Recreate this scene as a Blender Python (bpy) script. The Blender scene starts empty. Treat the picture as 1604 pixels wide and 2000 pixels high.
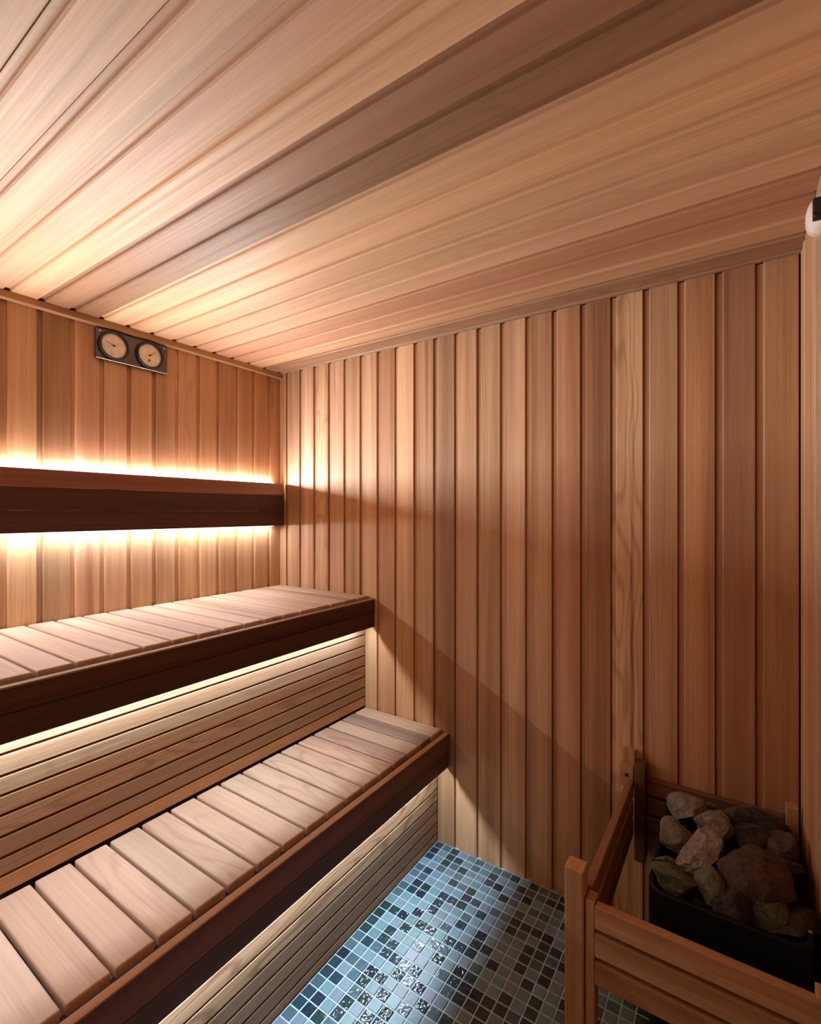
import bpy, bmesh, math, random
from mathutils import Vector, Matrix, noise

random.seed(7)
sc = bpy.context.scene
C = sc.collection

# ------------------------------------------------------------------ camera
CAM = Vector((2.0334, -1.7676, 1.3926))
YAW = 0.5919
FPX = 945.43
cam_d = bpy.data.cameras.new('camera')
cam_d.sensor_fit = 'HORIZONTAL'
cam_d.sensor_width = 36.0
cam_d.lens = 36.0 * FPX / 1604.0
cam_d.clip_start = 0.01
cam = bpy.data.objects.new('camera', cam_d)
C.objects.link(cam)
cam.location = CAM
cam.rotation_euler = (math.pi / 2, 0, YAW)
sc.camera = cam

# ------------------------------------------------------------------ world, exposure
w = bpy.data.worlds.new('world')
sc.world = w
w.use_nodes = True
w.node_tree.nodes['Background'].inputs[0].default_value = (0.0, 0.0, 0.0, 1)
w.node_tree.nodes['Background'].inputs[1].default_value = 0.0
sc.view_settings.view_transform = 'Standard'
sc.view_settings.look = 'None'
sc.view_settings.gamma = 1.0
sc.view_settings.use_curve_mapping = False
sc.view_settings.exposure = 0.12
cy = sc.cycles
cy.max_bounces = 16
cy.diffuse_bounces = 12
cy.glossy_bounces = 6
cy.use_denoising = True
cy.sample_clamp_indirect = 6.0
cy.caustics_reflective = False

# strengths of the four concealed LED strips (watts)
LED_TOP, LED_BOTTOM, LED_SEAT_HIGH, LED_SEAT_LOW = (37.0, 4.6), (8.0, 2.4), (7.4, 0.0), (8.0, 0.0)
# (row turned to the room, extra row added for the wall glow)
LED_COLOUR = (0.96, 0.975, 1.0)
LED_COOL = (0.84, 0.94, 1.0)

# ------------------------------------------------------------------ room measures
RW, RH, RD = 2.187, 2.13, 2.46      # width (x), height (z), depth (towards -y)
PITCH = 0.1018

# ------------------------------------------------------------------ materials
def new_mat(name):
    m = bpy.data.materials.new(name)
    m.use_nodes = True
    nt = m.node_tree
    b = nt.nodes['Principled BSDF']
    return m, nt, b

def nd(nt, kind, **kw):
    n = nt.nodes.new(kind)
    for k, v in kw.items():
        setattr(n, k, v)
    return n

def mth(nt, op, a, b=None, c=None, clamp=False):
    n = nd(nt, 'ShaderNodeMath', operation=op, use_clamp=clamp)
    for i, v in enumerate((a, b, c)):
        if v is None:
            continue
        if isinstance(v, (int, float)):
            n.inputs[i].default_value = v
        else:
            nt.links.new(v, n.inputs[i])
    return n.outputs[0]

def vscale(nt, vec, s):
    n = nd(nt, 'ShaderNodeVectorMath', operation='MULTIPLY')
    nt.links.new(vec, n.inputs[0])
    n.inputs[1].default_value = s
    return n.outputs[0]

def nz(nt, vec, scale=1.0, detail=2.0, rough=0.5, dist=0.0):
    n = nd(nt, 'ShaderNodeTexNoise')
    n.inputs['Scale'].default_value = scale
    n.inputs['Detail'].default_value = detail
    n.inputs['Roughness'].default_value = rough
    n.inputs['Distortion'].default_value = dist
    nt.links.new(vec, n.inputs['Vector'])
    return n.outputs['Fac']

def mixc(nt, fac, a, b, mode='MIX'):
    n = nd(nt, 'ShaderNodeMix', data_type='RGBA', blend_type=mode)
    if isinstance(fac, (int, float)):
        n.inputs[0].default_value = fac
    else:
        nt.links.new(fac, n.inputs[0])
    for i, v in ((6, a), (7, b)):
        if isinstance(v, tuple):
            n.inputs[i].default_value = (*v, 1) if len(v) == 3 else v
        else:
            nt.links.new(v, n.inputs[i])
    return n.outputs[2]

def ramp01(nt, v, lo, hi):
    n = nd(nt, 'ShaderNodeMapRange', clamp=True)
    n.inputs[1].default_value = lo
    n.inputs[2].default_value = hi
    nt.links.new(v, n.inputs[0])
    return n.outputs[0]

def wood(name, light, dark, band=1.0, grain=1.0, rough=0.48, bump=0.12, spec=0.32):
    """cedar: length along local X, width along Y; the object colour tints each piece,
    its alpha says how strongly the growth rings show"""
    m, nt, b = new_mat(name)
    tc = nd(nt, 'ShaderNodeTexCoord')
    oi = nd(nt, 'ShaderNodeObjectInfo')
    off = nd(nt, 'ShaderNodeVectorMath', operation='SCALE')
    off.inputs[0].default_value = (61.0, 23.0, 17.0)
    nt.links.new(oi.outputs['Random'], off.inputs['Scale'])
    add = nd(nt, 'ShaderNodeVectorMath', operation='ADD')
    nt.links.new(tc.outputs['Object'], add.inputs[0])
    nt.links.new(off.outputs[0], add.inputs[1])
    P = add.outputs[0]
    A = ramp01(nt, nz(nt, vscale(nt, P, (0.55, 15, 9)), 1.0, 2.5, 0.5, 0.25), 0.30, 0.70)
    B = ramp01(nt, nz(nt, vscale(nt, P, (1.6, 150, 70)), 1.0, 3.0, 0.6), 0.30, 0.72)
    F = ramp01(nt, nz(nt, vscale(nt, P, (9, 520, 240)), 1.0, 2.0, 0.5), 0.3, 0.7)
    D = nz(nt, vscale(nt, P, (1.7, 9, 6)), 1.0, 1.5, 0.45, 0.0)
    sp = nd(nt, 'ShaderNodeSeparateXYZ')
    nt.links.new(P, sp.inputs[0])
    ph = mth(nt, 'MULTIPLY_ADD', sp.outputs['Y'], 90.0, mth(nt, 'MULTIPLY', D, 62.0))
    ring = ramp01(nt, mth(nt, 'SINE', ph), 0.35, 1.0)
    ringw = mth(nt, 'MULTIPLY', ring, oi.outputs['Alpha'])
    col = mixc(nt, mth(nt, 'MULTIPLY', A, band, clamp=True), light, dark)
    g = mth(nt, 'MULTIPLY', B, 0.26 * grain)
    g = mth(nt, 'ADD', g, mth(nt, 'MULTIPLY', F, 0.13 * grain))
    g = mth(nt, 'ADD', g, mth(nt, 'MULTIPLY', ringw, 0.42))
    S = ramp01(nt, nz(nt, vscale(nt, P, (0.30, 24, 9)), 1.0, 2.0, 0.55, 0.3), 0.58, 0.74)
    g = mth(nt, 'ADD', g, mth(nt, 'MULTIPLY', S, 0.5 * band), clamp=True)
    col = mixc(nt, g, col, (dark[0] * 0.42, dark[1] * 0.33, dark[2] * 0.28))
    col = mixc(nt, 1.0, col, oi.outputs['Color'], 'MULTIPLY')
    nt.links.new(col, b.inputs['Base Color'])
    r = mth(nt, 'MULTIPLY_ADD', B, 0.14, rough)
    nt.links.new(r, b.inputs['Roughness'])
    b.inputs['Specular IOR Level'].default_value = spec
    bp = nd(nt, 'ShaderNodeBump')
    bp.inputs['Strength'].default_value = bump
    bp.inputs['Distance'].default_value = 0.002
    nt.links.new(mth(nt, 'ADD', B, mth(nt, 'MULTIPLY', F, 0.5)), bp.inputs['Height'])
    nt.links.new(bp.outputs[0], b.inputs['Normal'])
    return m

CEDAR = wood('cedar_board', (0.77, 0.52, 0.305), (0.46, 0.255, 0.13))
CEDAR_CEILING = wood('cedar_ceiling_board', (0.70, 0.475, 0.285), (0.46, 0.262, 0.14), band=0.6, grain=0.75, rough=0.44, spec=0.4)
CEDAR_SEAT = wood('cedar_seat', (0.70, 0.56, 0.44), (0.53, 0.38, 0.28), band=0.8, grain=0.9, rough=0.46)
CEDAR_RISER = wood('cedar_riser', (0.70, 0.54, 0.37), (0.48, 0.30, 0.18), band=0.7, rough=0.45)
CEDAR_DARK = wood('dark_cedar', (0.30, 0.13, 0.085), (0.16, 0.065, 0.045), rough=0.45)  # darker cedar tone for the bench fronts and the backrest

def plain(name, col, rough=0.5, metal=0.0, spec=0.5, bump=None):
    m, nt, b = new_mat(name)
    tc = nd(nt, 'ShaderNodeTexCoord')
    n = nz(nt, tc.outputs['Object'], 40.0 if bump is None else bump, 3.0)
    v = ramp01(nt, n, 0.3, 0.7)
    c = mixc(nt, v, tuple(x * 0.82 for x in col), tuple(min(1, x * 1.12) for x in col))
    nt.links.new(c, b.inputs['Base Color'])
    nt.links.new(mth(nt, 'MULTIPLY_ADD', v, 0.08, rough), b.inputs['Roughness'])
    b.inputs['Metallic'].default_value = metal
    b.inputs['Specular IOR Level'].default_value = spec
    return m

BACKING = plain('black_backing_felt', (0.012, 0.008, 0.006), 0.9)
GROUT = plain('pale_grout', (0.50, 0.68, 0.78), 0.85, bump=120)
BLACK_STEEL = plain('black_enamel_steel', (0.006, 0.006, 0.0065), 0.55, spec=0.2)
STEEL = plain('bright_steel', (0.75, 0.74, 0.72), 0.22, 1.0)
GUNMETAL = plain('gunmetal_plate', (0.11, 0.10, 0.105), 0.33, 0.85)
BLACK_PLASTIC = plain('black_plastic', (0.012, 0.011, 0.012), 0.35)
DIAL = plain('cream_dial_print', (0.86, 0.82, 0.78), 0.5)
INK = plain('dark_ink', (0.03, 0.025, 0.02), 0.6)
RED_INK = plain('red_ink', (0.55, 0.06, 0.03), 0.5)
CREAM = plain('cream_moulded_plastic', (0.82, 0.72, 0.62), 0.45)
SCREW = plain('dark_screw', (0.05, 0.04, 0.035), 0.4, 0.8)
ALU = plain('aluminium_profile', (0.6, 0.6, 0.6), 0.4, 1.0)

def tile_mat(name, use_attr):
    """glazed glass mosaic: colour per tile, alpha = how glossy and rippled the glass is"""
    m, nt, b = new_mat(name)
    if use_attr:
        a = nd(nt, 'ShaderNodeAttribute', attribute_name='tint')
        col, alpha = a.outputs['Color'], a.outputs['Alpha']
    else:
        a = nd(nt, 'ShaderNodeObjectInfo')
        col, alpha = a.outputs['Color'], a.outputs['Alpha']
    g = nd(nt, 'ShaderNodeNewGeometry')
    n1 = nz(nt, g.outputs['Position'], 70.0, 1.0, 0.4, 0.6)
    n2 = ramp01(nt, nz(nt, g.outputs['Position'], 260.0, 3.0), 0.3, 0.7)
    c = mixc(nt, mth(nt, 'MULTIPLY', n2, 0.28), col, (0.02, 0.03, 0.035))
    nt.links.new(c, b.inputs['Base Color'])
    nt.links.new(mth(nt, 'MULTIPLY_ADD', alpha, -0.36, 0.42), b.inputs['Roughness'])
    b.inputs['IOR'].default_value = 1.6
    bp = nd(nt, 'ShaderNodeBump')
    bp.inputs['Distance'].default_value = 0.012
    nt.links.new(mth(nt, 'MULTIPLY', alpha, 0.28), bp.inputs['Strength'])
    nt.links.new(n1, bp.inputs['Height'])
    nt.links.new(bp.outputs[0], b.inputs['Normal'])
    return m

TILE = tile_mat('glass_mosaic_tile', False)
TILE_MANY = tile_mat('glass_mosaic_tile_far', True)

def rock_mat():
    m, nt, b = new_mat('heater_rock')
    tc = nd(nt, 'ShaderNodeTexCoord')
    oi = nd(nt, 'ShaderNodeObjectInfo')
    P = tc.outputs['Object']
    n1 = ramp01(nt, nz(nt, P, 38.0, 5.0, 0.65), 0.35, 0.68)
    n2 = ramp01(nt, nz(nt, P, 170.0, 4.0, 0.7), 0.42, 0.66)
    c = mixc(nt, n1, (0.16, 0.13, 0.11), (0.42, 0.39, 0.34))
    c = mixc(nt, mth(nt, 'MULTIPLY', n2, 0.55), c, (0.66, 0.62, 0.55))
    c = mixc(nt, 1.0, c, oi.outputs['Color'], 'MULTIPLY')
    nt.links.new(c, b.inputs['Base Color'])
    b.inputs['Roughness'].default_value = 0.8
    bp = nd(nt, 'ShaderNodeBump')
    bp.inputs['Strength'].default_value = 0.6
    bp.inputs['Distance'].default_value = 0.004
    nt.links.new(nz(nt, P, 90.0, 5.0, 0.65), bp.inputs['Height'])
    nt.links.new(bp.outputs[0], b.inputs['Normal'])
    return m

ROCK = rock_mat()

def emit(name, col, s):
    m, nt, b = new_mat(name)
    b.inputs['Base Color'].default_value = (0.8, 0.8, 0.8, 1)
    b.inputs['Emission Color'].default_value = (*col, 1)
    b.inputs['Emission Strength'].default_value = s
    return m

LED_MAT = emit('led_diffuser', LED_COLOUR, 4.0)
LED_MAT_COOL = emit('led_diffuser_cool', LED_COOL, 4.0)

# ------------------------------------------------------------------ builders
def link(name, me, mat, parent=None, mw=None, color=None):
    if mat is not None and not me.materials:
        me.materials.append(mat)
    o = bpy.data.objects.new(name, me)
    C.objects.link(o)
    if parent is not None:
        o.parent = parent
    if mw is not None:
        if parent is not None:
            o.matrix_basis = parent.matrix_basis.inverted() @ mw if parent.parent is None else mw
        else:
            o.matrix_basis = mw
    if color is not None:
        o.color = color
    return o

def tag(o, label=None, cat=None, group=None, kind=None):
    if label:
        o['label'] = label
    if cat:
        o['category'] = cat
    if group:
        o['group'] = group
    if kind:
        o['kind'] = kind
    return o

def empty(name, loc=(0, 0, 0)):
    o = bpy.data.objects.new(name, None)
    o.empty_display_size = 0.05
    C.objects.link(o)
    o.location = loc
    o.matrix_basis = Matrix.Translation(loc)
    return o

def prism(name, prof, length):
    """closed (y, z) profile extruded along +X from 0 to length"""
    n = len(prof)
    vs = [(0, y, z) for y, z in prof] + [(length, y, z) for y, z in prof]
    fs = [(i, (i + 1) % n, n + (i + 1) % n, n + i) for i in range(n)]
    fs += [tuple(range(n - 1, -1, -1)), tuple(range(n, 2 * n))]
    me = bpy.data.meshes.new(name)
    me.from_pydata(vs, [], fs)
    bm = bmesh.new()
    bm.from_mesh(me)
    bmesh.ops.recalc_face_normals(bm, faces=bm.faces)
    bm.to_mesh(me)
    bm.free()
    return me

def boxmesh(name, sx, sy, sz, bevel=0.0, seg=2, base=False):
    """box centred on the origin (or standing on z=0), sx along X"""
    bm = bmesh.new()
    bmesh.ops.create_cube(bm, size=1.0)
    bmesh.ops.scale(bm, vec=(sx, sy, sz), verts=bm.verts)
    if base:
        bmesh.ops.translate(bm, vec=(0, 0, sz / 2), verts=bm.verts)
    if bevel > 0:
        bmesh.ops.bevel(bm, geom=list(bm.edges), offset=bevel, segments=seg, profile=0.5, affect='EDGES')
    me = bpy.data.meshes.new(name)
    bm.to_mesh(me)
    bm.free()
    return me

def basis(o, x, y, z):
    """matrix with the given local axes and origin"""
    x, y, z = Vector(x), Vector(y), Vector(z)
    return Matrix(((x[0], y[0], z[0], o[0]), (x[1], y[1], z[1], o[1]), (x[2], y[2], z[2], o[2]), (0, 0, 0, 1)))

def lathe(name, prof, seg=40):
    """(r, z) profile turned about Z"""
    vs, fs = [], []
    n = len(prof)
    for i in range(seg):
        a = 2 * math.pi * i / seg
        for r, z in prof:
            vs.append((r * math.cos(a), r * math.sin(a), z))
    for i in range(seg):
        j = (i + 1) % seg
        for k in range(n - 1):
            fs.append((i * n + k, j * n + k, j * n + k + 1, i * n + k + 1))
    me = bpy.data.meshes.new(name)
    me.from_pydata(vs, [], fs)
    bm = bmesh.new()
    bm.from_mesh(me)
    bmesh.ops.remove_doubles(bm, verts=bm.verts, dist=1e-6)
    bmesh.ops.recalc_face_normals(bm, faces=bm.faces)
    bm.to_mesh(me)
    bm.free()
    for p in me.polygons:
        p.use_smooth = True
    me.set_sharp_from_angle(angle=math.radians(35))
    return me

def box_at(name, mat, parent, lo, hi, bevel=0.002, color=None, axis='X', seg=2):
    """box from corner lo to corner hi, wood grain along the named axis"""
    lo, hi = Vector(lo), Vector(hi)
    c, d = (lo + hi) / 2, hi - lo
    if axis == 'X':
        me = boxmesh(name, d.x, d.y, d.z, bevel, seg)
        mw = basis(c, (1, 0, 0), (0, 1, 0), (0, 0, 1))
        if d.z > d.y:
            me = boxmesh(name, d.x, d.z, d.y, bevel, seg)
            mw = basis(c, (1, 0, 0), (0, 0, 1), (0, -1, 0))
    elif axis == 'Y':
        if d.z > d.x:
            me = boxmesh(name, d.y, d.z, d.x, bevel, seg)
            mw = basis(c, (0, 1, 0), (0, 0, 1), (1, 0, 0))
        else:
            me = boxmesh(name, d.y, d.x, d.z, bevel, seg)
            mw = basis(c, (0, 1, 0), (-1, 0, 0), (0, 0, 1))
    else:
        me = boxmesh(name, d.z, d.x, d.y, bevel, seg)
        mw = basis(c, (0, 0, 1), (1, 0, 0), (0, 1, 0))
    return link(name, me, mat, parent, mw, color)

def tint(v, warm=0.0, ring=0.0, pink=0.0):
    """brightness v, warm > 0 redder and browner, pink > 0 rosier"""
    return (min(1.2, v * (1 + 0.10 * warm)), v * (1 - 0.12 * warm - 0.06 * pink), v * (1 - 0.28 * warm + 0.10 * pink), ring)

def rnd_tint(lo=0.7, hi=1.08):
    return tint(random.uniform(lo, hi), random.uniform(-0.35, 0.75), random.choice([0, 0, 0, 0.25, 0.6]), random.uniform(-0.2, 0.3))

# ------------------------------------------------------------------ room shell
def board_profile(p, lip=0.0185, t=0.0145, slit=0.0018):
    return [(slit, -t), (slit, -0.0085), (lip - 0.001, -0.0085), (lip, -0.0032), (lip + 0.0032, 0.0),
            (p - 0.0022, 0.0), (p - 0.0004, -0.0016), (p - 0.0004, -t)]

def slab(name, lo, hi, mat, label, cat):
    lo, hi = Vector(lo), Vector(hi)
    d = hi - lo
    me = boxmesh(name, d.x, d.y, d.z)
    o = link(name, me, mat, None, Matrix.Translation((lo + hi) / 2))
    return tag(o, label, cat, kind='structure')

T0 = 0.0145
wall_left = slab('wall_left', (-0.08, -RD - 0.08, -0.02), (-T0, 0.08, RH + 0.08), BACKING,
                 'wall of vertical cedar boards behind the benches and backrest', 'wall')
wall_back = slab('wall_back', (-T0, T0, -0.02), (RW + T0, 0.08, RH + 0.08), BACKING,
                 'wall of vertical cedar boards where benches and heater end', 'wall')
wall_right = slab('wall_right', (RW + T0, -RD - 0.08, -0.02), (RW + 0.08, 0.08, RH + 0.08), BACKING,
                  'narrow strip of cedar wall at the right edge beside the heater', 'wall')
wall_front = slab('wall_front', (-T0, -RD - 0.08, -0.02), (RW + T0, -RD - T0, RH + 0.08), BACKING,
                  'cedar board wall behind the viewer', 'wall')
ceiling = slab('ceiling', (-T0, -RD - T0, RH + T0), (RW + T0, T0, RH + 0.08), BACKING,
               'ceiling of long cedar boards running across the room', 'ceiling')
floor = slab('floor', (-T0, -RD - T0, -0.06), (RW + T0, T0, -0.0022), GROUT,
             'floor of small blue grey glass mosaic tiles', 'floor')

def child_board(parent, me, mw, color):
    o = link('board', me, CEDAR_CEILING if parent is ceiling else CEDAR, None, None, color)
    o.parent = parent
    o.matrix_parent_inverse = parent.matrix_basis.inverted()
    o.matrix_basis = mw
    return o

# back wall: boards stand up, width along +x, face towards -y
tints_back = {  # counted from the left corner
    0: tint(0.80, 0.4), 1: tint(0.86, 0.0, 0.0, 0.3), 2: tint(1.0, 0.0, 0.0, 0.7), 3: tint(0.92, 0.1, 0.5), 4: tint(1.0, 0.0, 0.2, 0.6), 5: tint(0.82, 0.2),
    6: tint(0.98, 0.1, 0.0, 0.2), 7: tint(0.80, 0.6, 0.0, 0.4), 8: tint(1.06, 0.3), 9: tint(0.84, 0.4), 10: tint(0.70, 0.3),
    11: tint(0.98, 0.2, 0.0, 0.2), 12: tint(0.92, 0.2), 13: tint(1.08, 0.1, 0.0, 0.3), 14: tint(0.86, 0.4), 15: tint(0.84, 0.7, 0.0, 0.5),
    16: tint(0.64, 0.9), 17: tint(1.12, 0.0, 0.7), 18: tint(0.82, 0.3), 19: tint(0.86, 0.7), 20: tint(0.70, 0.6, 0.0, 0.4), 21: tint(0.80, 0.6),
}
OFF_B = 0.0463 - PITCH
me_b = prism('wall_board', board_profile(PITCH), RH)
for k in range(23):
    x0 = OFF_B + PITCH * k
    x1 = x0 + PITCH
    if k == 0:
        me = prism('wall_board', [(max(y, 0.0560), z) for y, z in board_profile(PITCH)[4:7]] + [(PITCH - 0.0004, -T0), (0.0560, -T0)], RH)
    elif x1 > RW:
        if RW - x0 < 0.004:
            break
        wd = RW - x0
        me = prism('wall_board', [(0.001, -T0), (0.001, -0.0068), (min(wd, 0.0175), -0.0068)] + ([(0.0185, -0.003), (0.0217, 0), (wd, 0)] if wd > 0.024 else []) + [(wd, -T0)], RH)
    else:
        me = me_b
    child_board(wall_back, me, basis((x0, 0, 0), (0, 0, 1), (1, 0, 0), (0, -1, 0)), tints_back.get(k, rnd_tint()))

# left wall: boards stand up, width along -y, face towards +x
tints_left = {0: tint(0.80, 0.5), 1: tint(0.82, 0.4), 2: tint(0.84, 0.3), 3: tint(0.98, 0.2), 4: tint(0.96, 0.3, 0.3), 5: tint(0.84, 0.0),
              6: tint(0.86, 0.2), 7: tint(0.92, 0.1, 0, .3), 8: tint(0.96, 0.1, 0, 0.6), 9: tint(0.70, -0.1), 10: tint(0.96, 0.1), 11: tint(0.98, 0.1, 0, .3), 12: tint(0.96, .2)}
OFF_A = -0.0742 - 0.0100
for k in range(-1, 25):
    y0 = OFF_A - 0.1007 * k          # right-hand joint of board k
    pr = board_profile(0.1007)
    if k == -1:
        y1 = y0 - 0.1007
        wd = -OFF_A
        # the cut piece in the corner: plain face with its joint on the left
        pr = [(0.001, -T0), (0.001, -0.0068), (0.0175, -0.0068), (0.0185, -0.003), (0.0217, 0.0), (wd, 0.0), (wd, -T0)]
        mw = basis((0, OFF_A, RH), (0, 0, -1), (0, 1, 0), (1, 0, 0))
        child_board(wall_left, prism('wall_board', pr, RH), mw, tint(0.8, 0.5))
        continue
    if y0 - 0.1007 < -RD:
        wd = RD + y0
        if wd < 0.03:
            break
        pr = board_profile(wd)
    # local Y runs towards +y: joint side on the left (away from the corner)
    child_board(wall_left, prism('wall_board', pr, RH) if y0 - 0.1007 < -RD else bpy.data.meshes.get('left_board') or prism('left_board', pr, RH),
                basis((0, max(y0 - 0.1007, -RD), RH), (0, 0, -1), (0, 1, 0), (1, 0, 0)), tints_left.get(k, rnd_tint(0.8, 1.0)))

# right wall: width along +y from the camera side towards the corner, face towards -x
n = int(RD / PITCH)
for k in range(n + 1):
    y0 = -PITCH * (k + 1)
    if y0 < -RD:
        break
    t = tint(1.1, 0.1) if k == 0 else rnd_tint(0.85, 1.1)
    child_board(wall_right, me_b, basis((RW, y0, 0), (0, 0, 1), (0, 1, 0), (-1, 0, 0)), t)
# wall behind the viewer
for k in range(int(RW / PITCH)):
    child_board(wall_front, me_b, basis((RW - PITCH * k, -RD, 0), (0, 0, 1), (-1, 0, 0), (0, 1, 0)), rnd_tint(0.85, 1.1))

# ceiling: boards run along x, width along -y, face down
tints_ceil = {0: tint(0.62, 0.3, 0.3), 1: tint(0.66, 0.5, 0.4, 0.3), 2: tint(1.0, 0.4), 3: tint(0.88, 0.8, 0.0, 0.7), 4: tint(0.78, 0.9, 0.0, 0.5), 5: tint(1.02, 0.3, 0.0, 0.4),
              6: tint(0.98, 0.2, 0.2), 7: tint(1.0, 0.3), 8: tint(1.08, 0.35), 9: tint(1.0, 0.2), 10: tint(0.40, 0.9, 0.25), 11: tint(0.50, 0.8, 0.0, 0.3), 12: tint(1.04, 0.25),
              13: tint(0.96, 0.1, 0.0, 0.3), 14: tint(0.94, 0.0), 15: tint(0.90, 0.0), 16: tint(0.84, 0.1), 17: tint(0.92, 0.1)}
CP = 0.0961
OFF_C = -0.0369
me_c = prism('ceiling_board', board_profile(CP, slit=0.0042), RW)
for k in range(0, 27):
    y0 = OFF_C - CP * (k - 1)       # near-corner joint of the board
    if y0 - CP < -RD:
        wd = RD + y0
        if wd < 0.03:
            break
        me = prism('ceiling_board', board_profile(wd), RW)
    elif k == 0:
        wd = -OFF_C
        y0 = 0.0
        me = prism('ceiling_board', [(0.001, -T0), (0.001, -0.0068), (0.0175, -0.0068), (0.0185, -0.003), (0.0217, 0), (wd, 0), (wd, -T0)], RW)
        child_board(ceiling, me, basis((RW, OFF_C, RH), (-1, 0, 0), (0, 1, 0), (0, 0, -1)), tints_ceil[0])
        continue
    else:
        me = me_c
    child_board(ceiling, me, basis((RW, max(y0 - CP, -RD), RH), (-1, 0, 0), (0, 1, 0), (0, 0, -1)), tints_ceil.get(k, rnd_tint(0.85, 1.05)))

# thin trim at the top of the bench wall
tr = link('trim_1', prism('trim', [(0, 0), (0.020, 0), (0.022, 0.003), (0.022, 0.0255), (0, 0.0255)], RD - 0.002), CEDAR, None,
          basis((0, -0.001, RH - 0.026), (0, -1, 0), (1, 0, 0), (0, 0, 1)), tint(0.85, 0.3))
tag(tr, 'thin cedar trim strip where the bench wall meets the ceiling', 'trim', kind='structure')

# ------------------------------------------------------------------ floor tiles
TP, TG = 0.0372, 0.0042
FX0 = 0.984
def project(p):
    d = Vector(p) - CAM
    c, s = math.cos(YAW), math.sin(YAW)
    X, Y = d.x * c + d.y * s, -d.x * s + d.y * c
    if Y <= 0.05:
        return None
    return 802 + FPX * X / Y, 1000 - FPX * d.z / Y, Y

def tile_colour():
    r = random.random()
    j = random.uniform(0.85, 1.15)
    if r < 0.20:
        c, g = (0.165, 0.32, 0.42), 0.15
    elif r < 0.34:
        c, g = (0.20, 0.29, 0.41), 0.15
    elif r < 0.44:
        c, g = (0.14, 0.30, 0.36), 0.2
    elif r < 0.62:
        c, g = (0.085, 0.16, 0.22), 0.7
    elif r < 0.80:
        c, g = (0.025, 0.065, 0.10), 1.0
    elif r < 0.90:
        c, g = (0.018, 0.036, 0.075), 1.0
    else:
        c, g = (0.02, 0.06, 0.065), 1.0
    return (c[0] * j, c[1] * j, c[2] * j, g)

tiles = []
nx, ny = int((RW - FX0) / TP) + 1, int(RD / TP) + 1
for i in range(nx):
    for j in range(ny):
        x, y = FX0 + i * TP, -(j + 1) * TP - 0.001
        if x + TP > RW or y < -RD:
            continue
        q = project((x + TP / 2, y + TP / 2, 0))
        seen = q is not None and -10 < q[0] < 1320 and q[1] < 2010 and not (q[0] > 1265)
        tiles.append((0 if seen else 1, q[2] if q else 9, x, y))
tiles.sort()
me_t = None
def tile_mesh():
    s, e, h = (TP - TG) / 2, 0.0012, 0.003
    vs = [(-s, -s, -h), (s, -s, -h), (s, s, -h), (-s, s, -h), (-s, -s, -e), (s, -s, -e), (s, s, -e), (-s, s, -e),
          (-s + e, -s + e, 0), (s - e, -s + e, 0), (s - e, s - e, 0), (-s + e, s - e, 0)]
    fs = [(0, 1, 5, 4), (1, 2, 6, 5), (2, 3, 7, 6), (3, 0, 4, 7), (4, 5, 9, 8), (5, 6, 10, 9), (6, 7, 11, 10), (7, 4, 8, 11), (8, 9, 10, 11)]
    return vs, fs
tv, tf = tile_mesh()
me_t = bpy.data.meshes.new('tile')
me_t.from_pydata(tv, [], tf)
me_t.materials.append(TILE)
vs, fs, cols = [], [], []
for idx, (hid, dep, x, y) in enumerate(tiles):
    c = tile_colour()
    cx_, cy_ = x + TP / 2, y + TP / 2
    if idx < 300:
        o = bpy.data.objects.new('tile', me_t)
        C.objects.link(o)
        o.parent = floor
        o.matrix_parent_inverse = floor.matrix_basis.inverted()
        tilt = 0.012 if c[3] > 0.5 else 0.004
        o.matrix_basis = Matrix.Translation((cx_, cy_, random.uniform(-0.0003, 0.0003))) @ Matrix.Rotation(random.uniform(-tilt, tilt), 4, 'X') @ Matrix.Rotation(random.uniform(-tilt, tilt), 4, 'Y')
        o.color = c
    else:
        b0 = len(vs)
        vs += [(cx_ + a, cy_ + b, z) for a, b, z in tv]
        fs += [tuple(b0 + i for i in f) for f in tf]
        cols += [c] * len(tf)
me = bpy.data.meshes.new('tiles_far')
me.from_pydata(vs, [], fs)
at_ = me.attributes.new('tint', 'FLOAT_COLOR', 'FACE')
for i, c in enumerate(cols):
    at_.data[i].color = c
o = link('mosaic_tile', me, TILE_MANY)
o.parent = floor
o.matrix_parent_inverse = floor.matrix_basis.inverted()
o['kind'] = 'stuff'

# ------------------------------------------------------------------ benches
Y_END = -RD + 0.004
SP = 0.0866

def bench(name, label, x0, x1, xf, ztop, zf_top, zf_mid, zf_bot, slat_tints):
    b = tag(empty(name, (x0, -1.2, 0.0)), label, 'bench')
    th = 0.024
    me = None
    L = x1 - x0
    k = 0
    while True:
        ya, yb = -0.003 - SP * k, -SP * (k + 1) + 0.0055
        if yb < Y_END:
            break
        if me is None:
            me = boxmesh('slat', L, ya - yb, th, 0.0045, 3)
        link('slat', me, CEDAR_SEAT, b, basis(((x0 + x1) / 2, (ya + yb) / 2, ztop - th / 2), (1, 0, 0), (0, 1, 0), (0, 0, 1)),
             slat_tints.get(k, tint(random.uniform(0.90, 1.06), random.uniform(-0.1, 0.35), random.choice([0, 0, 0.2, 0.4]), random.uniform(0, 0.4))))
        k += 1
    zs = ztop - th
    box_at('support_rail', CEDAR_SEAT, b, (x1 - 0.055, Y_END, zs - 0.045), (x1 - 0.012, -0.003, zs), 0.002, tint(0.7, 0.3), 'Y')
    box_at('support_rail', CEDAR_SEAT, b, (x0 + 0.03, Y_END, zs - 0.045), (x0 + 0.07, -0.003, zs), 0.002, tint(0.7, 0.3), 'Y')
    return b, zs

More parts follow.
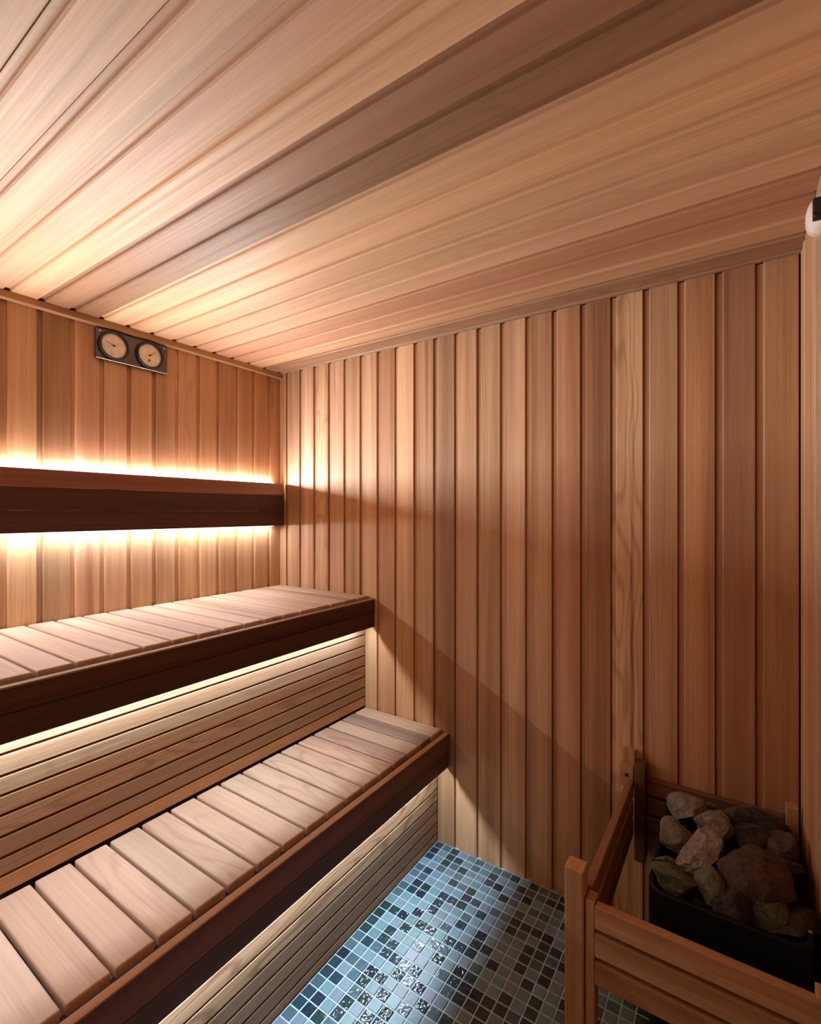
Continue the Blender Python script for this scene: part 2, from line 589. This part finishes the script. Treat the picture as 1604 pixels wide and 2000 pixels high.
up_t = {0: tint(0.86, 0.4, 0.2), 1: tint(0.80, 0.5, 0.0), 2: tint(0.98, 0.1), 3: tint(0.9, 0.2, 0.3), 9: tint(0.92, 0.2, 0.0, 0.8)}
lo_t = {0: tint(1.02, 0.15), 1: tint(0.60, 0.0, 0.0, 0.4), 2: tint(0.86, 0.2), 3: tint(0.70, 0.4, 0.6, 0.4), 4: tint(0.92, 0.4, 0.5, 0.2), 5: tint(0.95, 0.2, 0.5), 6: tint(0.95, 0.1, 0.5), 7: tint(1.0, 0.1, 0.5),
        9: tint(1.02, 0.1), 10: tint(1.02, 0.1, 0.3)}
XU, XL = 0.648, 1.041        # outer faces of the two bench fronts
ub, _ = bench('upper_bench', 'upper slatted cedar bench with a dark front board below the backrest', 0.003, XU - 0.036, XU, 1.003, 0.993, 0.93, 0.862, up_t)
lb, _ = bench('lower_bench', 'lower slatted cedar bench with a reddish front board above the floor', 0.594, XL - 0.036, XL, 0.480, 0.470, 0.394, 0.330, lo_t)
for b, xf, z2, z1, z0, t1, t2, zs in ((ub, XU, 0.992, 0.930, 0.862, tint(0.42, 0.4), tint(0.36, 0.4), 0.979), (lb, XL, 0.470, 0.394, 0.330, tint(0.95, 0.3), tint(0.62, 0.4), 0.456)):
    mat = CEDAR_DARK
    box_at('front_board', mat, b, (xf - 0.0195, Y_END, z1 + 0.001), (xf, -0.003, z2 - 0.0055), 0.0015, t1, 'Y')
    box_at('lit_top_edge', CEDAR, b, (xf - 0.0215, Y_END, z2 - 0.005), (xf + 0.001, -0.003, z2), 0.0015, tint(0.80, 0.6) if b is lb else tint(0.42, 0.5), 'Y')  # pale cap stands in for the lit top face of the front board
    box_at('front_board', mat, b, (xf - 0.0195, Y_END, z0), (xf - 0.0015, -0.003, z1 - 0.001), 0.002, t2, 'Y')
    for yy in (-0.30, -1.05, -1.80, -2.40):
        box_at('bracket', CEDAR_SEAT, b, (xf - 0.05, yy - 0.02, zs - 0.04), (xf - 0.0185, yy + 0.02, zs - 0.005), 0.001, tint(0.6, 0.3), 'X')

def riser(name, label, xf, z_lo, z_hi, lines, tints):
    r = tag(empty(name, (xf, -1.2, z_lo)), label, 'panel')
    for i in range(len(lines) - 1):
        za, zb = lines[i] + 0.0034, lines[i + 1] - 0.0034
        box_at('slat', CEDAR_RISER, r, (xf - 0.018, Y_END, za), (xf, -0.004, zb), 0.0013, tints[i % len(tints)], 'Y')
    box_at('backing', BACKING, r, (xf - 0.024, Y_END, lines[0]), (xf - 0.0185, -0.004, lines[-1]), 0.0)
    for yy in (-0.06, -0.75, -1.45, -2.2):
        box_at('stud', CEDAR_RISER, r, (xf - 0.065, yy - 0.02, z_lo), (xf - 0.0245, yy + 0.02, lines[-1]), 0.001, tint(0.6, 0.3), 'Z')
    return r

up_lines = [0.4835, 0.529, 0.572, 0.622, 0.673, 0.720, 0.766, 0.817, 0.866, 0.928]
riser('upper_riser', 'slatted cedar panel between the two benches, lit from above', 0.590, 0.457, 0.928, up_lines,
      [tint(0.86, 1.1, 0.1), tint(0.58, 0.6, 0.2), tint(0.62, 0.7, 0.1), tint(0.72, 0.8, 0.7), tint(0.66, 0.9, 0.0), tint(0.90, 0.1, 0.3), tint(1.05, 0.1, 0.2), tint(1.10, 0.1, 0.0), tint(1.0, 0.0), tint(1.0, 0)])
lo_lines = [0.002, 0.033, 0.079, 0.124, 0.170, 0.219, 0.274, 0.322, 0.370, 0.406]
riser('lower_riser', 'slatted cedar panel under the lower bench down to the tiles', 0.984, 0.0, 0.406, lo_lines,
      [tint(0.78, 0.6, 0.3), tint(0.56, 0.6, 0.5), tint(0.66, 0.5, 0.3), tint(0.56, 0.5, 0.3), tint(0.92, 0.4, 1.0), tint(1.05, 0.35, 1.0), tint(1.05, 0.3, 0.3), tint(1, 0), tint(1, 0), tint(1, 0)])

# ------------------------------------------------------------------ backrest
br = tag(empty('backrest', (0.0, -1.2, 1.32)), 'dark backrest of three boards on the bench wall, glowing above and below', 'backrest')
YB0, YB1 = Y_END, -0.022
LB = YB1 - YB0
# leaning top board
me = prism('top_board', [(0.036, 1.536), (0.0455, 1.541), (0.049, 1.539), (0.062, 1.484), (0.060, 1.4795), (0.040, 1.4795)], LB)
link('top_board', me, CEDAR_DARK, br, basis((0, YB0, 0), (0, 1, 0), (1, 0, 0), (0, 0, 1)), tint(1.2, 0.3))
# this profile is built in (x, z) with the grain along the wall
box_at('front_board', CEDAR_DARK, br, (0.036, YB0, 1.400), (0.058, YB1, 1.478), 0.002, tint(0.36, 0.4, 0, 0.5), 'Y')
box_at('front_board', CEDAR_DARK, br, (0.036, YB0, 1.322), (0.058, YB1, 1.398), 0.002, tint(0.32, 0.4, 0, 0.5), 'Y')
for yy in (-0.12, -0.85, -1.6, -2.3):
    box_at('spacer', CEDAR_DARK, br, (0.0005, yy - 0.02, 1.36), (0.036, yy + 0.02, 1.50), 0.001, tint(0.8), 'Z')

# ------------------------------------------------------------------ concealed LED strips
def led(label, x, z, dirz, watts, col, mat, tilt=0.0, y0=Y_END + 0.02, y1=-0.062):
    """aluminium profile with one or two rows of diodes: one turned towards the room, an added one for the wall glow"""
    Ls = y1 - y0
    ym = (y0 + y1) / 2
    s = tag(empty('led_strip', (x, ym, z)), label, 'light', 'concealed light strips')
    for wt, tl, dx in ((watts[0], tilt, 0.0), (watts[1], -0.75, -0.006)):  # second row is added only to strengthen the glow on the wall
        if wt <= 0:
            continue
        d = Vector((math.sin(tl), 0, math.cos(tl) * dirz))
        yax = Vector((0, 1, 0))
        xax = yax.cross(d)
        o = (x + dx, ym, z)
        mw = basis(o, xax, yax, d)
        link('channel', boxmesh('channel', 0.007, Ls, 0.002), ALU, s, mw @ Matrix.Translation((0, 0, -0.0025)))
        link('diffuser', boxmesh('diffuser', 0.006, Ls - 0.002, 0.001), mat, s, mw @ Matrix.Translation((0, 0, -0.0008)))
        ld = bpy.data.lights.new('strip_light', 'AREA')
        ld.shape = 'RECTANGLE'
        ld.size, ld.size_y = 0.005, Ls - 0.01
        ld.energy = wt
        ld.color = col
        lo = bpy.data.objects.new('strip_light', ld)
        C.objects.link(lo)
        lo.parent = s
        m2 = basis(o, -xax, yax, -d)
        lo.matrix_basis = s.matrix_basis.inverted() @ (m2 @ Matrix.Translation((0, 0, -0.0008)))
    return s

led('light strip hidden behind the top edge of the backrest, shining up', 0.024, 1.5425, 1, LED_TOP, LED_COLOUR, LED_MAT, 1.48)
led('light strip hidden behind the bottom edge of the backrest, shining down', 0.024, 1.3213, -1, LED_BOTTOM, LED_COLOUR, LED_MAT, 0.5)
led('light strip hidden under the front of the upper bench', 0.612, 0.881, -1, LED_SEAT_HIGH, LED_COLOUR, LED_MAT, 0.6)
led('light strip hidden under the front of the lower bench', 1.005, 0.349, -1, LED_SEAT_LOW, LED_COOL, LED_MAT_COOL, 0.45)

# ------------------------------------------------------------------ thermometer and hygrometer
PX = 0.0
py0, py1, pz0, pz1 = -0.908, -0.628, 1.981, 2.0985
th = tag(empty('thermo_hygrometer', (PX, (py0 + py1) / 2, pz0)), 'dark metal plate with two round dials under the ceiling trim', 'thermometer')
yc = (py0 + py1) / 2
zc = (pz0 + pz1) / 2
mw = basis((0.006, yc, zc), (0, 1, 0), (0, 0, 1), (1, 0, 0))
link('plate', boxmesh('plate', py1 - py0, pz1 - pz0, 0.010, 0.0015, 2), GUNMETAL, th, mw)
link('lit_bottom_edge', boxmesh('lit_bottom_edge', py1 - py0, 0.004, 0.014, 0.001, 1), STEEL, th, basis((0.0085, yc, pz0 + 0.002), (0, 1, 0), (0, 0, 1), (1, 0, 0)))  # bright steel strip stands for the light on the plate's lower edge
R_D = 0.0485
bez = lathe('bezel', [(R_D - 0.0015, 0.002), (R_D - 0.0015, 0.010), (R_D + 0.0005, 0.0125), (R_D + 0.006, 0.0125), (R_D + 0.0075, 0.010), (R_D + 0.0075, 0.0)], 56)
face = lathe('dial_face', [(0.0, 0.0), (0.0, 0.003), (R_D - 0.001, 0.003), (R_D - 0.001, 0.0)], 56)
def marks(n, a0, a1, r0, r1, wd):
    vs, fs = [], []
    for i in range(n):
        a = math.radians(a0 + (a1 - a0) * i / (n - 1))
        c, s = math.cos(a), math.sin(a)
        rr = r0 - (0.004 if i % 5 == 0 else 0.0)
        b0 = len(vs)
        for z in (0.0030, 0.0034):
            for r, t in ((rr, -wd), (r1, -wd), (r1, wd), (rr, wd)):
                vs.append((r * c - t * s, r * s + t * c, z))
        fs += [(b0 + 4, b0 + 5, b0 + 6, b0 + 7), (b0, b0 + 1, b0 + 5, b0 + 4), (b0 + 1, b0 + 2, b0 + 6, b0 + 5), (b0 + 2, b0 + 3, b0 + 7, b0 + 6), (b0 + 3, b0, b0 + 4, b0 + 7)]
    me = bpy.data.meshes.new('scale_marks')
    me.from_pydata(vs, [], fs)
    return me
for i, (dy, ang) in enumerate(((-0.844, 160.0), (-0.704, 38.0))):
    mw = basis((0.011, dy, 2.0425), (0, 1, 0), (0, 0, 1), (1, 0, 0))
    d = link('dial', face, DIAL, th, mw)
    link('bezel', bez, BLACK_PLASTIC, th, mw)
    def sub(name, me, mat, loc, rot=0.0):
        o = link(name, me, mat)
        o.parent = d
        o.matrix_basis = Matrix.Translation(loc) @ Matrix.Rotation(math.radians(rot), 4, 'Z')
        return o
    sub('scale_marks', marks(41, -40, 220, 0.043, 0.0475, 0.0004), INK, (0, 0, 0))
    sub('needle', boxmesh('needle', 0.040, 0.0014, 0.0008), INK, (0.012 * math.cos(math.radians(ang)), 0.012 * math.sin(math.radians(ang)), 0.0062), ang)
    sub('pivot', lathe('pivot', [(0, 0.003), (0.0035, 0.003), (0.0035, 0.0068), (0, 0.0072)], 16), INK, (0, 0, 0))
    if i == 1:
        sub('red_mark', boxmesh('red_mark', 0.011, 0.010, 0.0004), RED_INK, (-0.002, -0.021, 0.0032))
for dy in (-0.894, -0.642):
    link('screw', lathe('screw', [(0, 0), (0.003, 0), (0.003, 0.0012), (0, 0.002)], 14), STEEL, th, basis((0.011, dy, 2.088), (0, 1, 0), (0, 0, 1), (1, 0, 0)))

# ------------------------------------------------------------------ sensor housing on the right wall
ss = tag(empty('sensor_housing', (RW, -0.44, 2.02)), 'pale oval sensor housing on the right wall just under the ceiling', 'sensor')
def oval_dome(name, ry, rz, h, seg=36, rings=8):
    vs, fs = [], []
    for k in range(rings + 1):
        t = k / rings
        r = math.cos(t * math.pi / 2) ** 0.7 if k < rings else 0.0
        z = h * math.sin(t * math.pi / 2)
        for i in range(seg):
            a = 2 * math.pi * i / seg
            vs.append((ry * r * math.cos(a), rz * r * math.sin(a), z))
    for k in range(rings):
        for i in range(seg):
            j = (i + 1) % seg
            fs.append((k * seg + i, k * seg + j, (k + 1) * seg + j, (k + 1) * seg + i))
    fs.append(tuple(range(seg - 1, -1, -1)))
    me = bpy.data.meshes.new(name)
    me.from_pydata(vs, [], fs)
    bm = bmesh.new()
    bm.from_mesh(me)
    bmesh.ops.remove_doubles(bm, verts=bm.verts, dist=1e-6)
    bmesh.ops.recalc_face_normals(bm, faces=bm.faces)
    bm.to_mesh(me)
    bm.free()
    for p in me.polygons:
        p.use_smooth = True
    return me
SY, SZ = -0.440, 2.016
link('cover', oval_dome('cover', 0.055, 0.0385, 0.030), CREAM, ss, basis((RW, SY, SZ), (0, -1, 0), (0, 0, 1), (-1, 0, 0)))
box_at('bracket', BLACK_PLASTIC, ss, (RW - 0.0245, SY - 0.066, SZ - 0.034), (RW - 0.0005, SY - 0.052, SZ + 0.010), 0.003)
link('screw', lathe('screw', [(0, 0), (0.005, 0), (0.005, 0.002), (0.004, 0.003), (0.003, 0.001), (0, 0.001)], 20), SCREW, ss,
     basis((RW - 0.0185, SY - 0.0662, SZ - 0.027), (-1, 0, 0), (0, 0, 1), (0, -1, 0)))

# ------------------------------------------------------------------ heater
HX0, HX1, HY0, HY1, HZ = 1.856, 2.170, -0.500, -0.064, 0.500
ht = tag(empty('sauna_heater', ((HX0 + HX1) / 2, (HY0 + HY1) / 2, 0)), 'black steel sauna heater full of stones in the corner', 'heater')
def rrect(x0, x1, y0, y1, r, seg=6):
    pts = []
    for cx_, cy_, a0 in ((x1 - r, y1 - r, 0), (x0 + r, y1 - r, 90), (x0 + r, y0 + r, 180), (x1 - r, y0 + r, 270)):
        for i in range(seg + 1):
            a = math.radians(a0 + 90 * i / seg)
            pts.append((cx_ + r * math.cos(a), cy_ + r * math.sin(a)))
    return pts
def loft(name, loops, caps=(True, True)):
    vs, fs = [], []
    n = len(loops[0][0])
    for pts, z in loops:
        vs += [(x, y, z) for x, y in pts]
    for k in range(len(loops) - 1):
        for i in range(n):
            j = (i + 1) % n
            fs.append((k * n + i, k * n + j, (k + 1) * n + j, (k + 1) * n + i))
    if caps[0]:
        fs.append(tuple(range(n - 1, -1, -1)))
    if caps[1]:
        b0 = (len(loops) - 1) * n
        fs.append(tuple(range(b0, b0 + n)))
    me = bpy.data.meshes.new(name)
    me.from_pydata(vs, [], fs)
    for p in me.polygons:
        p.use_smooth = True
    me.set_sharp_from_angle(angle=math.radians(40))
    return me
def off(d):
    return rrect(HX0 + d, HX1 - d, HY0 + d, HY1 - d, max(0.045 - d, 0.01))
shell = loft('shell', [(off(0), 0.12), (off(0), HZ - 0.003), (off(0.003), HZ), (off(0.010), HZ), (off(0.012), HZ - 0.003), (off(0.012), 0.36), (off(0.10), 0.355)], (True, True))
link('shell', shell, BLACK_STEEL, ht, Matrix.Identity(4))
for xx in (HX0 + 0.05, HX1 - 0.05):
    for yy in (HY0 + 0.05, HY1 - 0.05):
        link('leg', lathe('leg', [(0, 0), (0.018, 0), (0.018, 0.01), (0.012, 0.014), (0.012, 0.125), (0, 0.125)], 18), BLACK_STEEL, ht, Matrix.Translation((xx, yy, 0)))
for k in range(4):
    ya = HY0 + 0.07 + 0.098 * k
    link('heating_element', lathe('heating_element', [(0, 0), (0.006, 0), (0.006, HX1 - HX0 - 0.04), (0, HX1 - HX0 - 0.04)], 12), SCREW, ht,
         basis((HX0 + 0.02, ya, 0.385), (0, 1, 0), (0, 0, 1), (1, 0, 0)))
for (xx, yy) in ((HX1 - 0.006, HY1 - 0.06), (HX1 - 0.006, HY0 + 0.06)):
    link('rim_screw', lathe('rim_screw', [(0, 0), (0.005, 0), (0.005, 0.002), (0, 0.004)], 14), STEEL, ht, Matrix.Translation((xx, yy, HZ)))

# stones heaped in the heater
def stone_mesh(seed, sx, sy, sz):
    rs = random.Random(seed)
    bm = bmesh.new()
    bmesh.ops.create_icosphere(bm, subdivisions=4, radius=1.0)
    planes = []
    for _ in range(13):
        v = Vector((rs.gauss(0, 1), rs.gauss(0, 1), rs.gauss(0, 1))).normalized()
        planes.append((v, rs.uniform(0.52, 0.80)))
    o = Vector((rs.uniform(0, 50), rs.uniform(0, 50), rs.uniform(0, 50)))
    for v in bm.verts:
        p = v.co.copy()
        for nrm, d in planes:
            k = p.dot(nrm) - d
            if k > 0:
                p -= nrm * k * 0.97
        p += p.normalized() * (noise.noise(p * 2.6 + o) * 0.07 + noise.noise(p * 6.0 + o) * 0.045)
        v.co = p
    bmesh.ops.scale(bm, vec=(sx, sy, sz), verts=bm.verts)
    me = bpy.data.meshes.new('heater_stone')
    bm.to_mesh(me)
    bm.free()
    for p in me.polygons:
        p.use_smooth = True
    me.set_sharp_from_angle(angle=math.radians(17))
    return me

# (x, y, z), half width, half height, roll, tint, label
STONES = [
    ((1.910, -0.139, 0.525), 0.059, 0.047, 20, (1.0, 0.98, 0.94), 'pale angular stone at the back left of the heater, nearest the fence corner'),
    ((1.963, -0.093, 0.520), 0.036, 0.023, -10, (0.8, 0.85, 0.75), 'small greenish grey stone at the back rim of the heater'),
    ((1.901, -0.311, 0.530), 0.049, 0.049, 5, (0.85, 0.78, 0.7), 'blocky brown grey stone against the left rim of the heater'),
    ((1.980, -0.229, 0.555), 0.071, 0.047, 15, (1.0, 0.95, 0.88), 'large rounded pale stone on top of the heap, left of centre'),
    ((1.966, -0.377, 0.555), 0.085, 0.042, 38, (1.0, 0.93, 0.86), 'long pale speckled stone lying slanted across the heap'),
    ((1.886, -0.378, 0.500), 0.039, 0.016, 0, (0.75, 0.68, 0.62), 'flat sliver of stone at the left rim, under the slanted stone'),
    ((1.909, -0.446, 0.505), 0.064, 0.045, 0, (0.62, 0.66, 0.52), 'squat greenish stone at the front left of the heap'),
    ((1.979, -0.432, 0.515), 0.036, 0.054, 8, (0.75, 0.74, 0.66), 'narrow upright stone between the squat greenish one and the dark centre'),
    ((2.062, -0.378, 0.540), 0.092, 0.068, -30, (0.58, 0.46, 0.42), 'biggest stone, dark reddish brown, in the middle of the heap'),
    ((2.029, -0.447, 0.495), 0.056, 0.047, 10, (0.42, 0.38, 0.38), 'dark stone at the front centre of the heap, mostly in shadow'),
    ((2.061, -0.209, 0.530), 0.064, 0.055, -20, (0.45, 0.42, 0.34), 'dark olive stone behind the biggest stone'),
    ((2.089, -0.113, 0.530), 0.091, 0.047, -25, (0.55, 0.45, 0.43), 'broad dark stone along the back rim of the heater'),
    ((2.029, -0.094, 0.525), 0.040, 0.022, 0, (0.7, 0.72, 0.62), 'small pale stone at the back rim, right of the rounded one'),
    ((2.122, -0.213, 0.535), 0.062, 0.046, 30, (0.62, 0.48, 0.48), 'pinkish dark stone on the right side of the heap'),
    ((2.132, -0.281, 0.520), 0.057, 0.042, -15, (0.42, 0.37, 0.36), 'dark stone on the right, below the pinkish one'),
    ((2.098, -0.427, 0.500), 0.046, 0.052, -20, (0.66, 0.68, 0.54), 'greenish grey stone at the front right of the heap'),
    ((2.130, -0.423, 0.490), 0.066, 0.034, 10, (0.42, 0.38, 0.33), 'dark flat stone in the front right corner of the heater'),
    ((2.020, -0.168, 0.520), 0.044, 0.036, 0, (0.34, 0.31, 0.3), 'stone tinted dark for the shaded recess beside the rounded pale stone'),  # dark tint stands for a shaded hollow between the stones
    ((1.960, -0.441, 0.470), 0.044, 0.031, 0, (0.22, 0.21, 0.2), 'low very dark stone at the front rim, left of centre'),
    ((2.134, -0.100, 0.490), 0.052, 0.054, 0, (0.26, 0.25, 0.25), 'very dark stone against the right rim near the back'),
    ((2.076, -0.335, 0.465), 0.042, 0.033, 0, (0.22, 0.2, 0.2), 'low very dark stone below the biggest stone'),
]
for i, (p, sx, sz, rot, col, lab) in enumerate(STONES):
    me = stone_mesh(100 + i, sx, (sx + sz) * 0.5, sz)
    turn = Matrix.Rotation(0.59, 4, 'Z') @ Matrix.Rotation(math.radians(-34), 4, 'X') @ Matrix.Rotation(math.radians(-rot), 4, 'Y')
    o = link('heater_stone', me, ROCK, None, Matrix.Translation(p) @ turn, (col[0] ** 2 * 0.60, col[1] ** 2 * 0.60, col[2] ** 2 * 0.59, 1))
    tag(o, lab, 'stone', 'stones on the heater')

# ------------------------------------------------------------------ heater guard
gd = tag(empty('heater_guard', (1.725, -0.62, 0)), 'low wooden fence of posts and rails around the heater', 'fence')
G = CEDAR
t_post = tint(0.80, 0.3)
ZS = ((0.470, 0.522), (0.408, 0.460), (0.346, 0.398))
def post(lo, hi, col, bevel=0.003):
    return box_at('post', G, gd, lo, hi, bevel, col, 'Z')
post((1.7045, -0.642, 0.001), (1.7475, -0.598, 0.577), t_post, 0.004)
post((1.7500, -0.636, 0.001), (1.7705, -0.600, 0.515), tint(0.85, 0.3), 0.002)
# back post against the wall: pale outer piece, inner piece tinted dark as shaded by the left rails
post((1.7190, -0.030, 0.440), (1.7570, -0.004, 0.602), tint(0.95, 0.3), 0.002)
post((1.7590, -0.060, 0.262), (1.7910, -0.004, 0.572), tint(0.25, 0.9), 0.002)
box_at('end_block', G, gd, (1.7150, -0.060, 0.495), (1.7570, -0.031, 0.562), 0.002, tint(0.85, 0.3), 'X')
link('screw', lathe('screw', [(0, 0), (0.0055, 0), (0.0055, 0.0015), (0, 0.002)], 16), SCREW, gd, basis((1.737, -0.0602, 0.534), (1, 0, 0), (0, 0, 1), (0, -1, 0)))
post((2.1500, -0.058, 0.262), (2.1780, -0.028, 0.570), tint(0.95, 0.1), 0.002)
post((2.1550, -0.636, 0.200), (2.1800, -0.600, 0.520), tint(0.8, 0.3), 0.002)
for i, (za, zb) in enumerate(ZS):
    box_at('rail', G, gd, (1.7370, -0.598, za), (1.7580, -0.062, zb), 0.003, tint(0.50, 0.9), 'Y')  # left rails tinted dark for the shade on their heater side
    box_at('rail', G, gd, (1.7920, -0.026, za), (2.1490, -0.004, zb), 0.003, tint(0.34, 0.9), 'X')
    box_at('rail', G, gd, (1.7715, -0.640, za - 0.0105), (2.1840, -0.618, zb - 0.0105), 0.003, tint(0.78 - 0.03 * i, 0.4, 0.2), 'X')
for zz in (0.50, 0.435, 0.372):
    link('screw', lathe('screw', [(0, 0), (0.004, 0), (0.004, 0.0012), (0, 0.0016)], 14), SCREW, gd, basis((1.7035, -0.62, zz), (0, 1, 0), (0, 0, 1), (-1, 0, 0)))
